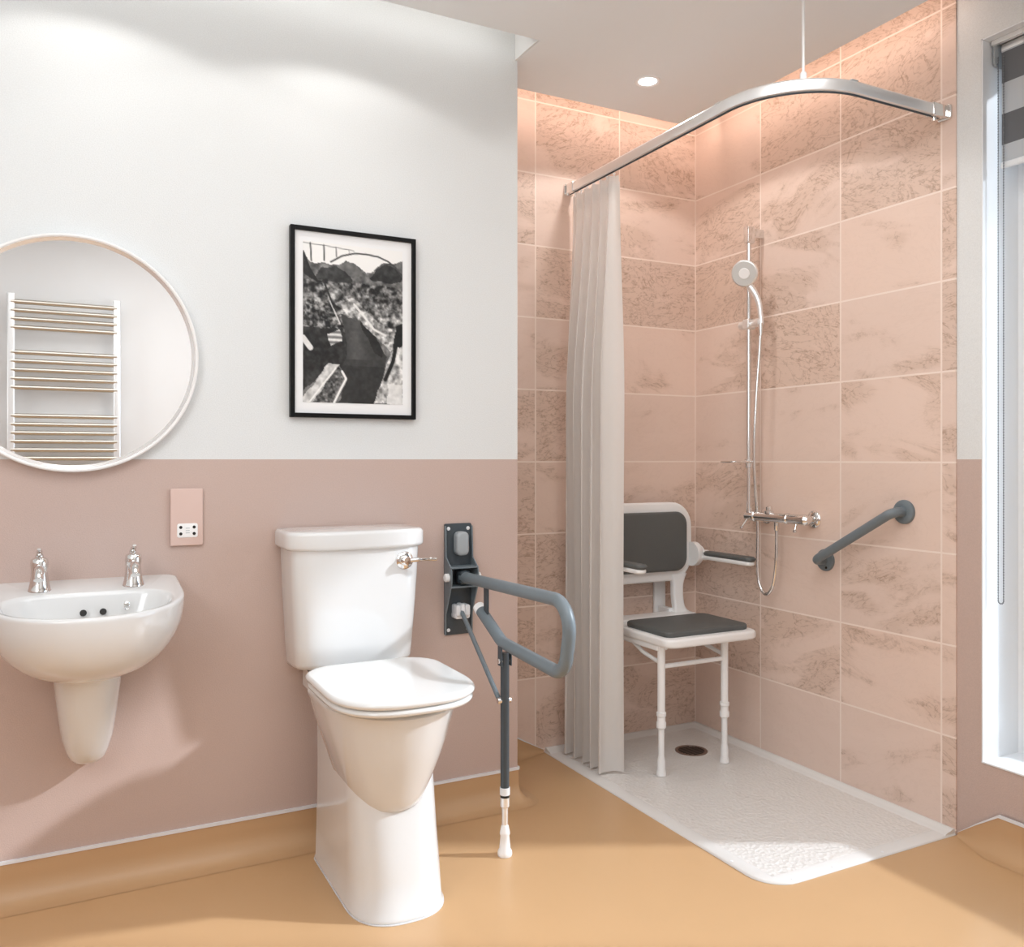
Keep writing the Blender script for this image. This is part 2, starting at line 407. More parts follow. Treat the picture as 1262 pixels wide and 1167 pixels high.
# roller blind
bl = thing('roller_blind', 'grey and white striped roller blind rolled halfway at the window top', 'blind', (2.60, .9, 2.46))
MB().lathe((2.612, .125, 2.478), (0, 1, 0), [(0, .0), (0, .02), (1.575, .02), (1.575, 0)], 24).build('roller_tube', M['satin'], bl)
hb = MB(); hb.box(2.565, 2.580, .12, 1.715, 2.487, 2.503); hb.box(2.565, 2.65, .12, 1.715, 2.4985, 2.503)
hb.build('head_rail', M['satin'], bl, bevel=.003)
bk = MB(); bk.loft(plate(lambda i: rrect(2.607, 2.462, .033-i, .036-i, .014), 1.708, 1.7165, .002, 2, lambda p, h: (p[0], h, p[1])))
bk.build('end_bracket', M['grey_light'], bl)
MB().box(2.5925, 2.5940, .15, 1.698, 2.118, 2.47).build('striped_fabric', M['blind'], bl)
MB().loft(plate(lambda i: rrect(2.5932, 2.113, .007-i, .010-i, .005), .15, 1.698, .001, 2, lambda p, h: (p[0], h, p[1]))).build('bottom_bar', M['upvc'], bl)
# bead chain loop
ch = MB(); loop = []
z = 2.45
yA, yB = 1.7035, 1.686
while z > .765: loop.append((yA, z)); z -= .0085
for k in range(7): a = PI*k/6; loop.append(((yA+yB)/2+(yA-yB)/2*math.cos(a), .76-(yA-yB)/2*math.sin(a)))
z = .765
while z < 2.45: loop.append((yB, z)); z += .0085
for (y, z) in loop:
    r = .003; vs = [(2.583+r*a, y+r*b, z+r*c_) for a, b, c_ in ((1, 0, 0), (-1, 0, 0), (0, 1, 0), (0, -1, 0), (0, 0, 1), (0, 0, -1))]
    ch.add(vs, [(0, 2, 4), (2, 1, 4), (1, 3, 4), (3, 0, 4), (2, 0, 5), (1, 2, 5), (3, 1, 5), (0, 3, 5)])
for y in (yA, yB): ch.tube([(2.583, y, .76), (2.583, y, 2.45)], .0012, 6)
ch.build('bead_chain', M['chain'], bl, smooth=180)

# ------------------------------------------------------------------ shower tray
tr = thing('shower_tray', 'white textured low level shower tray in tiled corner', 'shower tray', (2.14, 2.45, 0))
x0, x1, y0, y1 = 1.745, XR, 1.808, YB
def trayring(i, r=.10):
    out = [(x1, y0+i), (x1, y1), (x0+i, y1)]
    for k in range(9):
        a = PI+PI/2*k/8; out.append((x0+i+r+r*math.cos(a), y0+i+r+r*math.sin(a)))
    return out
T = MB()
ro = [[(x, y, .0005) for x, y in trayring(0)], [(x, y, .004) for x, y in trayring(.001)], [(x, y, .007) for x, y in trayring(.006)], [(x, y, .008) for x, y in trayring(.05, .06)]]
T.loft(ro, cap1=False)
T.build('tray_base', M['tray_smooth'], tr, smooth=60)
# textured standing area, slightly dished
n = 24; vs = []; fs = []
ax0, ax1, ay0, ay1 = x0+.05, XR-.045, y0+.05, YB-.045
for j in range(n+1):
    for i in range(n+1):
        X = ax0+(ax1-ax0)*i/n; Y = ay0+(ay1-ay0)*j/n
        e = min(i, n-i, j, n-j)/n*8; e = min(1, e); dd = math.hypot(X-2.281, Y-2.818)
        vs.append((X, Y, .0080-.0018*e*max(0, 1-dd/1.0)))
for j in range(n):
    for i in range(n): a = j*(n+1)+i; fs.append((a, a+1, a+n+2, a+n+1))
MB().add(vs, fs).build('textured_floor', M['tray'], tr, smooth=180)
# raised rims along the two walls
R = MB()
def rim(o, z): return [(x0+.004, YB-o, z), (XR-o, YB-o, z), (XR-o, y0+.003, z)]
rr = [rim(0, .002), rim(0, .0195), rim(.012, .0200), rim(.016, .017), rim(.034, .0130), rim(.046, .0075), rim(.046, .002)]
fs = []; vs = [p for r_ in rr for p in r_]; k = len(rr)
for a in range(k-1):
    for b in range(2): fs.append((a*3+b, a*3+b+1, (a+1)*3+b+1, (a+1)*3+b))
fs.append(tuple(a*3 for a in range(k))); fs.append(tuple(a*3+2 for a in range(k)))
R.add(vs, fs); R.build('upstand_rim', M['tray_smooth'], tr, smooth=50)
dr = MB(); DX, DY = 2.281, 2.818
dr.lathe((DX, DY, .0050), (0, 0, 1), [(0, .066), (.0035, .066), (.0042, .063), (.0042, 0.057), (.0028, .056), (.0028, 0.0)], 40)
do = dr.build('drain_cover', M['drain'], tr)
sl = MB()
for k in range(-4, 5):
    h_ = math.sqrt(max(0, .052**2-(k*.0115)**2)); sl.box(DX-h_, DX+h_, DY+k*.0115-.0025, DY+k*.0115+.0025, .0076, .0088)
sl.each('drain_slot', M['hole'], do)
sc = MB()
for (x, y) in ((1.83, 1.815), (1.99, 1.815), (2.2, 1.816), (1.752, 1.98), (1.752, 2.3)):
    sc.lathe((x+.008, y+.008, .0070), (0, 0, 1), [(0, .005), (.0012, .004), (.0014, 0)], 12)
sc.each('rim_stud', M['cap'], tr)

# ------------------------------------------------------------------ curtain rail and curtain
RZ = 2.316; RX, RY = 1.858, 1.845
cr = thing('shower_curtain_rail', 'silver L-shaped curtain rail hung above the shower tray', 'rail', (RX, RY, RZ))
path = arc_path([(RX, YB-.02, RZ), (RX, RY, RZ), (XR-.035, RY, RZ)], .27, 20)
def railring(p, tdir):
    nrm = Vector((tdir.y, -tdir.x, 0)); out = []
    for (a, b) in ((-.011, -.017), (-.004, -.019), (.004, -.019), (.011, -.017), (.013, -.012), (.013, .013), (.010, .018), (-.010, .018), (-.013, .013), (-.013, -.012)):
        out.append(p+nrm*a+Vector((0, 0, b)))
    return out
rings = []
for i, p in enumerate(path):
    tdir = (path[min(i+1, len(path)-1)]-path[max(0, i-1)]).normalized(); rings.append(railring(p, tdir))
MB().loft(rings).build('track', M['satin'], cr, smooth=30)
g = MB(); lowp = [(p.x, p.y, p.z-.0195) for p in path]
g.tube(lowp, .004, 8); g.build('glider_slot', M['grey_dark'], cr)
def wallbr(mb, kind):
    if kind == 'rear':
        mb.loft(plate(lambda i: rrect(RX, RZ, .021-i, .024-i, .009), YB-.008, YB, .002, 3, XZ))
        mb.loft(plate(lambda i: rrect(RX, RZ, .0165-i, .0215-i, .006), YB-.06, YB-.008, .002, 3, XZ))
        mb.lathe((RX-.013, YB-.02, RZ-.028), (0, 0, 1), [(0, .006), (.01, .006)], 12)
    else:
        mb.loft(plate(lambda i: rrect(RY, RZ, .026-i, .025-i, .010), XR-.009, XR, .003, 3, YZ))
        mb.loft(plate(lambda i: rrect(RY, RZ, .0165-i, .0215-i, .006), XR-.075, XR-.008, .002, 3, YZ))
        mb.lathe((XR-.055, RY, RZ-.034), (0, 0, 1), [(0, .007), (.012, .007)], 12)
b_ = MB(); wallbr(b_, 'rear'); b_.build('wall_bracket', M['chrome'], cr)
b_ = MB(); wallbr(b_, 'right'); b_.build('wall_bracket', M['chrome'], cr)
sx, sy = RX+.27-.27*math.cos(math.radians(52)), RY+.27-.27*math.sin(math.radians(52))
st = MB(); st.tube([(sx, sy, RZ+.014), (sx, sy, ZC)], .0042, 12); st.lathe((sx, sy, RZ+.016), (0, 0, 1), [(0, .010), (.02, .010), (.026, .006)], 16)
st.lathe((sx, sy, ZC-.008), (0, 0, 1), [(0, .018), (.008, .02)], 20)
st.build('ceiling_stay', M['white_metal'], cr)
js = MB()
for (a, b) in (((RX, 2.15), 0), ((2.10, RY), 1)): js.box(a[0]-.014, a[0]+.014, a[1]-.014, a[1]+.014, RZ+.0175, RZ+.0195)
js.each('joint_cover', M['satin'], cr)

# curtain: pleated sheet drawn back against the tiled wall
def pleatpath(t, top):
    """t in 0..1 from the wall side to the open edge"""
    NP = 5.25
    yw = 3.045-(3.045-2.742)*t if top else 3.050-(3.050-2.722)*t
    amp = .016 if top else .045
    ph = t*NP*2*PI
    s = math.sin(ph); sq = math.copysign(abs(s)**.65, s)
    x = (1.858 if top else 1.832)+amp*sq
    y = yw+(.004 if top else .010)*math.cos(2*ph)
    return x, y
cu = thing('shower_curtain', 'white pleated shower curtain drawn back to the tiled wall', 'curtain', (1.85, 2.88, .02))
NS, NR = 260, 40; vs = []; fs = []
for j in range(NR+1):
    h = j/NR; z = .018+(2.256-.018)*h
    k = min(1, (2.262-z)/.9); k = k*k*(3-2*k)
    for i in range(NS+1):
        t = i/NS; xt, yt = pleatpath(t, True); xb, yb = pleatpath(t, False)
        wob = .004*math.sin(t*41+h*5)*k
        vs.append((xt+(xb-xt)*k+wob, yt+(yb-yt)*k, z))
for j in range(NR):
    for i in range(NS): a = j*(NS+1)+i; fs.append((a, a+1, a+NS+2, a+NS+1))
co = MB().add(vs, fs).build('curtain_fabric', M['curtain'], cu, smooth=180)
vs = []; fs = []
for j in range(5):
    z = 2.216+.064*j/4
    for i in range(NS+1):
        t = i/NS; x, y = pleatpath(t, True); s = .78+.22*(1-j/4)
        vs.append((1.858+(x-1.858)*s-.0016*(1), y, z))
for j in range(4):
    for i in range(NS): a = j*(NS+1)+i; fs.append((a, a+1, a+NS+2, a+NS+1))
hh = MB().add(vs, fs).build('header_tape', M['curtain'], cu, smooth=180)
for k in range(7):
    y = 3.035-.047*k
    MB().lathe((1.858, y, 2.273), (0, 0, 1), [(0, .003), (.012, .003), (.013, .006), (.016, .006)], 10).build('glider', M['white_plastic'], cu)

# ------------------------------------------------------------------ shower seat
SX = 2.19
se = thing('shower_chair', 'white fold-down shower seat with charcoal pads on two legs', 'shower seat', (SX, 2.8, .008))
S = MB()
S.loft(plate(lambda i: [(x, y) for x, y in rrect(SX, 2.755, .222-i, .197-i, .045)], .500, .534, .010, 4, XY))
S.build('seat', M['white_plastic'], se, smooth=50)
S = MB(); 
def bow(p, h): return (p[0], p[1]-.008*(1-((p[0]-SX)/.2)**2), h)
S.loft(plate(lambda i: rrect(SX, 2.735, .200-i, .142-i, .030), .532, .556, .008, 4, XY))
S.build('seat_pad', M['pad'], se, smooth=50)
# backrest frame with curved-in stems
B = MB()
def lean(p, h): return (p[0], h+.0*(p[1]), p[1])
B.loft(plate(lambda i: rrect(SX, .845, .243-i, .170-i, .105, 8), 3.000, 3.034, .010, 4, XZ))
for s in (-1, 1):
    rings = []
    for k in range(13):
        u = k/12; z = .705-.185*u
        w = .026+.016*(1-min(1, u*3.2))**2+.045*max(0, (u-.72)/.28)**2
        cx = SX+s*(.172-.012*math.sin(PI*u)) + (s*.018*max(0, (u-.72)/.28)**2)
        cy = 3.010-.02*u
        rings.append([(cx+w*a, cy+.016*b, z) for a, b in rrect(0, 0, 1, 1, .45, 4)])
    B.loft(rings)
B.loft(plate(lambda i: rrect(SX, 2.972, .215-i, .052-i, .02), .512, .545, .008, 3, XY))
B.build('backrest', M['white_plastic'], se, smooth=50)
P_ = MB(); P_.loft(plate(lambda i: rrect(SX, .848, .200-i, .127-i, .055, 8), 2.976, 3.004, .010, 4, XZ))
P_.build('back_pad', M['pad'], se, smooth=50)
for s in (-1, 1):
  wb = MB(); wb.loft(plate(lambda i: rrect(SX+s*.13, .62, .03-i, .13-i, .01), 3.078, YB-.0005, .003, 2, XZ)); wb.box(SX+s*.13-.012, SX+s*.13+.012, 3.0, 3.085, .535, .56)
  wb.box(SX+s*.13-.012, SX+s*.13+.012, 3.03, 3.085, .70, .73)
  wb.build('wall_bracket', M['white_metal'], se, bevel=.003)
for s in (-1, 1):
    hx = SX+s*.228
    ar = MB(); ar.lathe((hx, 2.985, .790), (s, 0, 0), [(-.004, .052), (.022, .052), (.028, .046), (.032, .0)], 36)
    ar.lathe((hx+s*.026, 2.985, .790), (s, 0, 0), [(0, .036), (.018, .036), (.022, .030), (.024, 0)], 30)
    xs = hx+s*.040
    ar.loft(plate(lambda i: rrect(xs, 2.805, .023-i, .150-i, .018), .770, .788, .006, 3, XY))
    ar.loft(plate(lambda i: rrect(xs, 2.965, .020-i, .035-i, .014), .765, .808, .006, 3, XY))
    arm = ar.build('armrest', M['white_plastic'], se, smooth=50)
    pd = MB(); pd.loft(plate(lambda i: rrect(xs, 2.793, .024-i, .145-i, .020), .786, .806, .009, 4, XY)); pd.build('arm_pad', M['pad'], arm, smooth=50)
for X in (2.000, 2.307):
    yl = 2.647
    l = MB(); l.lathe((X, yl, .210), (0, 0, 1), [(0, .0145), (.298, .0145)], 20)
    leg = l.build('leg', M['white_metal'], se)
    l = MB(); l.lathe((X, yl, .04), (0, 0, 1), [(0, .0115), (.19, .0115)], 20)
    l.lathe((X, yl, .185), (0, 0, 1), [(0, .013), (.004, .0185), (.022, .0185), (.028, .0155), (.045, .0155), (.048, .0185), (.060, .0185), (.064, .014)], 24)
    l.build('height_adjuster', M['white_plastic'], leg)
    l = MB(); l.lathe((X, yl, .0085), (0, 0, 1), [(0, .019), (.010, .0185), (.022, .0155), (.055, .0150), (.070, .0125)], 24)
    l.build('foot', M['white_plastic'], leg)
br = MB(); br.tube([(2.0, 2.647, .418), (2.307, 2.647, .418)], .009, 12)
for X in (2.000, 2.307): br.tube(arc_path([(X, 2.647, .43), (X, 2.76, .450), (X-.0, 2.86, .492)], .1, 5), .008, 12)
br.tube([(1.985, 2.86, .492), (2.322, 2.86, .492)], .010, 12)
br.build('leg_brace', M['white_metal'], se)
ub = MB(); ub.box(1.975, 2.03, 2.64, 2.95, .478, .503); ub.box(2.35, 2.405, 2.64, 2.95, .478, .503)
ub.each('seat_bracket', M['white_plastic'], se, bevel=.008, seg=3)

# ------------------------------------------------------------------ shower fitting
HY = 2.671
sh = thing('shower_mixer', 'chrome bar shower with riser rail, hose and handset', 'shower', (XR, 2.55, .98))
xb = 2.455
c_ = MB(); c_.tube([(xb, HY, .985), (xb, HY, 2.125)], .0095, 20)
rl = c_.build('riser_rail', M['chrome'], sh)
for zz in (2.105,):
    c_ = MB(); c_.loft(plate(lambda i: rrect(HY, zz, .014-i, .034-i, .006), xb-.016, xb+.020, .003, 3, YZ)); c_.loft(plate(lambda i: rrect(HY, zz+.01, .011-i, .018-i, .004), xb+.018, XR, .002, 3, YZ))
    c_.build('rail_bracket', M['chrome'], sh)
# slider + handset
c_ = MB(); c_.loft(plate(lambda i: rrect(HY, 1.744, .018-i, .020-i, .007), xb-.020, xb+.022, .004, 3, YZ))
c_.lathe((xb-.0, HY+.05, 1.744), (0, -1, 0), [(0, .013), (.003, .016), (.030, .016), (.034, .010), (.09, .010), (.095, .017), (.118, .017), (.120, .014)], 24)
c_.build('slider', M['satin'], sh)
hx_, hy_, hz_ = 2.405, 2.640, 1.940
hs_ = MB(); nrm = Vector((-.80, -.52, -.28)).normalized()
hs_.tube(arc_path([(2.456, 2.600, 1.735), (2.454, 2.612, 1.84), (2.424, 2.655, 1.915)], .25, 8), [.010, .0105, .011, .0115, .012, .012, .012, .0125, .013, .014, .014], 16)
hs_.lathe(Vector((hx_, hy_, hz_))-nrm*.012, nrm, [(-.012, .018), (-.004, .038), (.004, .050), (.012, .053), (.018, .052), (.020, .049)], 40)
hd = hs_.build('handset', M['satin'], sh, smooth=50)
fc = MB(); fc.lathe(Vector((hx_, hy_, hz_))+nrm*.0075, nrm, [(0, .047), (.0015, .047), (.0018, 0)], 40)
fc.build('spray_face', M['spray'], hd)
fc = MB(); fc.lathe(Vector((hx_, hy_, hz_))+nrm*.0088, nrm, [(0, .022), (.002, .020), (.0022, 0)], 30)
fc.build('spray_centre', M['white_plastic'], hd)
# soap tray
c_ = MB(); c_.loft(plate(lambda i: rrect(xb-.06, HY+.0, .060-i, .045-i, .02), 1.186, 1.194, .003, 3, XY)); c_.lathe((xb, HY, 1.165), (0, 0, 1), [(0, .014), (.002, .017), (.036, .017), (.038, .014)], 24)
c_.build('soap_tray', M['chrome'], sh)
# valve body
vz = .972; vx = 2.462
c_ = MB()
c_.lathe((vx, 2.690, vz), (0, -1, 0), [(0, .012), (.002, .019), (.040, .021), (.044, .023), (.052, .023), (.056, .019), (.215, .019), (.219, .022), (.228, .022), (.232, .019), (.300, .021), (.318, .021), (.330, .012)], 32)
vb = c_.build('mixer_valve', M['chrome'], sh)
for y in (2.645, 2.395):
    e_ = MB(); e_.lathe((XR, y, vz), (-1, 0, 0), [(0, .033), (.004, .033), (.010, .026), (.012, .014), (.055, .014)], 28); e_.build('wall_flange', M['chrome'], vb)
c_ = MB(); c_.lathe((vx-.0, 2.565, vz+.016), (0, 0, 1), [(0, .018), (.008, .018), (.012, .012), (.024, .013), (.028, .008)], 20)
c_.build('diverter_knob', M['chrome'], vb)
c_ = MB(); c_.tube([(vx-.012, 2.675, vz-.012), (vx-.035, 2.682, vz-.045)], .004, 10); c_.lathe((vx-.035, 2.682, vz-.052), (0, 0, 1), [(0, .002), (.003, .007), (.009, .007), (.012, .002)], 14)
c_.build('temperature_lever', M['chrome'], vb)
c_ = MB(); c_.tube([(vx-.008, 2.415, vz-.015), (vx-.015, 2.415, vz-.04)], .004, 10); c_.lathe((vx-.015, 2.415, vz-.050), (0, 0, 1), [(0, .002), (.003, .0075), (.010, .0075), (.013, .002)], 14)
c_.build('flow_lever', M['chrome'], vb)
# hose: out of the valve, U-bend, up to the handset
hz = [(vx, 2.525, vz-.018), (vx, 2.525, .90), (vx, 2.527, .80), (vx, 2.545, .705), (vx, 2.578, .668), (vx, 2.612, .69), (vx, 2.628, .76), (vx, 2.628, .95), (vx-.025, 2.622, 1.2), (vx-.022, 2.612, 1.45), (vx-.012, 2.604, 1.64), (vx-.010, 2.600, 1.735)]
def catmull(P, n=10):
    P = [Vector(p) for p in P]; P = [P[0]]+P+[P[-1]]; out = []
    for i in range(1, len(P)-2):
        for k in range(n):
            t = k/n; a, b, c, d = P[i-1:i+3]
            out.append(.5*((2*b)+(c-a)*t+(2*a-5*b+4*c-d)*t*t+(3*b-a-3*c+d)*t**3))
    out.append(P[-2]); return out
hp = catmull(hz, 26)
rad = [.0072 if i % 2 else .0058 for i in range(len(hp))]
MB().tube(hp, rad, 12).build('hose', M['chrome'], sh, smooth=180)
c_ = MB(); c_.lathe((vx, 2.525, vz-.05), (0, 0, 1), [(0, .008), (.004, .010), (.034, .010)], 16); c_.lathe((vx-.010, 2.600, 1.69), (0, 0, 1), [(0, .007), (.03, .010), (.05, .010)], 16)
c_.each('hose_nut', M['chrome'], sh)

# ------------------------------------------------------------------ angled grab bar
gb = thing('grab_bar', 'short dark grey grab bar slanting on the tiled wall', 'grab bar', (XR, 2.17, .92))
pA = Vector((XR, 2.338, .824)); pB = Vector((XR, 1.997, 1.022)); off = Vector((-.062, 0, 0))
dd = (pB-pA).normalized()
MB().tube(arc_path([pA+Vector((-.004, 0, 0)), pA+off, pB+off, pB+Vector((-.004, 0, 0))], .045, 10), .0165, 24).build('bar', M['grey'], gb)
for p in (pA, pB):
    q = MB(); q.lathe(p, (-1, 0, 0), [(0, .041), (.006, .041), (.010, .039), (.013, .033), (.013, .018), (.018, .017)], 36); q.build('flange', M['grey'], gb)
q = MB(); q.lathe(pA+Vector((-.013, -.012, -.027)), (-1, 0, 0), [(0, .005), (.002, .004)], 14); q.lathe(pA+Vector((-.013, .024, .012)), (-1, 0, 0), [(0, .005), (.002, .004)], 14)
q.each('fixing_screw', M['hole'], gb)

# ------------------------------------------------------------------ hinged support rail
GX = 1.185
hr = thing('hinged_support_rail', 'blue-grey drop-down support rail with leg beside the toilet', 'support rail', (GX, YA, .8))
q = MB(); q.loft(plate(lambda i: rrect(GX, .795, .050-i, .188-i, .006), YA-.007, YA, .002, 2, XZ)); bp = q.build('back_plate', M['grey_dark'], hr)
q = MB()
for s in (-1, 1):
    rings = []
    for (y, za, zb_) in ((YA-.004, .612, .978), (YA-.018, .640, .950)):
        pass
    vs = []; prof = [(YA-.006, .61), (YA-.014, .61), (YA-.016, .68), (YA-.060, .775), (YA-.066, .79), (YA-.066, .828), (YA-.058, .842), (YA-.020, .87), (YA-.014, .975), (YA-.006, .975)]
    for dx in (0, .005*s): vs += [(GX+s*.046+dx, y, z) for y, z in prof]
    N = len(prof); q.add(vs, [tuple(range(N)), tuple(range(2*N-1, N-1, -1))]+[(i, (i+1) % N, N+(i+1) % N, N+i) for i in range(N)])
q.box(GX-.05, GX+.05, YA-.064, YA-.012, .836, .842); q.box(GX-.05, GX+.05, YA-.062, YA-.012, .772, .778)
q.build('hinge_bracket', M['grey'], hr, bevel=.0015)
q = MB()
for (x, z) in ((-.036, .966), (.036, .966), (-.036, .624), (.036, .624)): q.lathe((GX+x, YA-.007, z), (0, -1, 0), [(0, .0065), (.002, .006), (.003, .003)], 14)
q.each('screw', M['cap'], hr)
q = MB(); q.loft(plate(lambda i: rrect(GX+.002, .917, .022-i, .040-i, .016, 6), YA-.048, YA-.006, .010, 4, XZ)); q.build('friction_knob', M['grey_light'], hr, smooth=50)
q = MB()
for s in (-1, 1): q.lathe((GX+s*.050, YA-.042, .806), (s, 0, 0), [(0, .014), (.012, .014), (.015, .011)], 24)
q.each('hinge_cap', M['white_plastic'], hr)
q = MB(); q.loft(plate(lambda i: rrect(GX, .806, .017-i, .022-i, .008), YA-.068, YA-.02, .003, 2, XZ)); q.build('hinge_block', M['grey_dark'], hr)
q = MB()
for k in (-1, 0, 1): q.loft(plate(lambda i: rrect(GX+k*.017, .694, .0082-i, (.022-.003*abs(k))-i, .006), YA-.052, YA-.006, .005, 3, XZ))
q.loft(plate(lambda i: rrect(GX, .676, .026-i, .010-i, .006), YA-.046, YA-.006, .003, 3, XZ))
q.build('pivot_block', M['cap'], hr, smooth=50)
RAx = GX
arm_path = arc_path([(RAx, 2.650, .806), (RAx, 1.948, .822), (RAx, 1.990, .622), (RAx, 2.360, .642), (RAx, 2.512, .716)], [.075, .062, .10], 12)
MB().tube(arm_path, .0185, 28).build('rail_loop', M['grey'], hr, smooth=60)
q = MB(); q.lathe((RAx, 2.508, .714), (0, .9, .44), [(0, .0185), (.008, .020), (.024, .019), (.030, .013)], 24); q.build('end_cap', M['white_plastic'], hr)
q = MB(); q.box(RAx-.004, RAx+.004, 2.460, 2.486, .70, .80); q.build('link_plate', M['grey_dark'], hr, bevel=.002)
lx, ly = RAx, 2.343
q = MB(); q.box(lx-.018, lx-.014, ly-.014, ly+.014, .575, .635); q.box(lx+.014, lx+.018, ly-.014, ly+.014, .575, .635)
q.each('leg_clamp', M['grey_dark'], hr, bevel=.002)
q = MB(); q.lathe((lx-.023, ly, .590), (1, 0, 0), [(0, .006), (.002, .008), (.044, .008), (.046, .006)], 16); q.lathe((lx-.023, ly+.004, .47), (1, 0, 0), [(0, .008), (.003, .010), (.043, .010), (.046, .008)], 16)
q.each('pivot_bolt', M['chrome'], hr)
q = MB(); q.tube([(lx, ly, .615), (lx, ly, .195)], .0135, 20); lg = q.build('support_leg', M['grey_dark'], hr)
q = MB(); q.lathe((lx, ly, .185), (0, 0, 1), [(0, .0155), (.022, .0155)], 20); q.build('collar', M['cap'], lg)
q = MB(); q.lathe((lx, ly, .176), (0, 0, 1), [(0, .014), (.009, .014)], 20); q.build('seal_ring', M['hole'], lg)
q = MB(); q.lathe((lx, ly, .06), (0, 0, 1), [(0, .0095), (.085, .0095), (.09, .0145), (.117, .0145)], 20); q.build('leg_extension', M['satin'], lg)
q = MB(); q.lathe((lx, ly, .0005), (0, 0, 1), [(0, .021), (.005, .0225), (.014, .0215), (.022, .017), (.060, .0135), (.066, .0155), (.072, .0150), (.088, .0115), (.094, .0095)], 28); q.build('foot', M['white_plastic'], lg)
q = MB(); q.tube([(GX-.004, 2.655, .690), (lx-.015, ly+.006, .470)], .0075, 14); q.build('diagonal_brace', M['grey'], hr)

# ------------------------------------------------------------------ toilet
TX = .787
to = thing('toilet', 'white close-coupled toilet with lowered lid standing on ochre floor', 'toilet', (TX, 2.35, 0))
q = MB()
# foot column: narrow box with rounded front, slightly waisted
def col(z, hw, yf, ry, xc=TX+.010): return [(x, y, z) for x, y in dring(xc, hw, 2.60 if z < .5 else 2.56, yf, ry, 2.5, .02)]
q.loft([col(.0, .127, 2.120, .15), col(.004, .131, 2.116, .15), col(.010, .131, 2.116, .15), col(.014, .128, 2.120, .15), col(.10, .126, 2.134, .14), col(.20, .123, 2.155, .13), col(.30, .122, 2.175, .12), col(.42, .123, 2.20, .12), col(.52, .128, 2.22, .12), col(.56, .130, 2.22, .12)])
# bowl, narrowing to a rounded underside that meets the column
def bw(z, hw, yf, yb, ry): return [(x, y, z) for x, y in dring(TX, hw, yb, yf, ry, 2.05, .05)]
prof = [(.263, .050, 2.205, 2.42, .06), (.2665, .072, 2.178, 2.43, .09), (.275, .088, 2.160, 2.44, .12), (.290, .099, 2.148, 2.45, .14), (.31, .107, 2.137, 2.46, .15), (.34, .117, 2.122, 2.46, .16), (.38, .130, 2.102, 2.46, .175), (.42, .143, 2.084, 2.47, .19), (.46, .155, 2.067, 2.47, .205), (.50, .166, 2.054, 2.48, .225), (.53, .174, 2.044, 2.48, .235), (.542, .178, 2.040, 2.48, .24), (.549, .179, 2.038, 2.48, .24), (.553, .176, 2.042, 2.48, .24)]
q.loft([bw(*p) for p in prof])
q.box(TX-.13, TX+.13, 2.45, 2.69, .50, .556)
q.build('pan', M['ceramic'], to, smooth=48)
q = MB(); q.loft([[(x, y, z) for x, y in dring(TX+.010, .133, 2.60, 2.113, .15, 2.5, .02)] for z in (.0005, .003)]); q.build('floor_seal', M['cap'], to)
def lidring(i, g=0): return dring(TX-.002, .197-i-g, 2.462-i-g, 1.994+i+g, .205, 2.65, .095)
q = MB(); q.loft(plate(lambda i: lidring(i, .004), .5685, .587, .010, 4, XY)); q.build('seat', M['seat_plastic'], to, smooth=50)
q = MB()
def domed(p, h): return (p[0], p[1], h+(.006*max(0, 1-((p[0]-TX)/.2)**2-((p[1]-2.23)/.26)**2) if h > .60 else 0))
rings = plate(lambda i: lidring(i), .588, .608, .010, 5, XY)
last = rings[-1]; cen = (TX, 2.25)
for s in (.93, .8, .6, .35, .1): rings.append([(cen[0]+(x-cen[0])*s, cen[1]+(y-cen[1])*s, .608+.006*(1-s*s)) for x, y, z in last])
q.loft(rings); q.build('lid', M['seat_plastic'], to, smooth=50)
for s in (-1, 1):
    q = MB(); q.lathe((TX+s*.075-.02, 2.462, .588), (1, 0, 0), [(0, .010), (.04, .010)], 16); q.lathe((TX+s*.075, 2.472, .556), (0, 0, 1), [(0, .016), (.012, .016), (.03, .010)], 16)
    q.build('hinge', M['chrome'], to)
# cistern
CX = .785
def cis(z, hw, yf, i=0): return [(x, y, z+.024*(YA-y)/.2*max(0, (.62-z)/.062)) for x, y in dring(CX, hw-i, YA-.004, yf+i, .085, 4.2, .012)]
q = MB()
q.loft([cis(.558, .178, 2.520, .02), cis(.561, .178, 2.520, .010), cis(.570, .179, 2.519, .003), cis(.582, .180, 2.518), cis(.65, .184, 2.513), cis(.75, .190, 2.506), cis(.85, .195, 2.500), cis(.935, .198, 2.497)])
ci = q.build('cistern', M['ceramic'], to, smooth=50)
q = MB(); fnl = lambda i: dring(CX, .214-i, YA-.003, 2.480+i, .095, 3.4, .012)
rings = plate(fnl, .932, .988, .012, 5, XY)
last = rings[-1]
for s in (.9, .7, .4, .1): rings.append([(CX+(x-CX)*s, 2.60+(y-2.60)*s, .988+.006*(1-s*s)) for x, y, z in last])
q.loft(rings); q.build('cistern_lid', M['ceramic'], ci, smooth=50)
q = MB(); q.lathe((.922, 2.507, .892), (0, -1, 0), [(0, .027), (.008, .027), (.012, .023), (.014, .015), (.028, .014), (.031, .010)], 30)
q.tube(arc_path([(.922, 2.482, .892), (.960, 2.476, .895), (1.015, 2.474, .893)], .05, 5), [.007]*3+[.006]*3+[.005, .006], 12)
q.build('flush_lever', M['chrome'], ci)
q = MB(); q.lathe((.922, 2.476, .892), (0, -1, 0), [(0, .011), (.003, .010), (.004, 0)], 20); q.build('lever_boss', M['bronze'], ci)

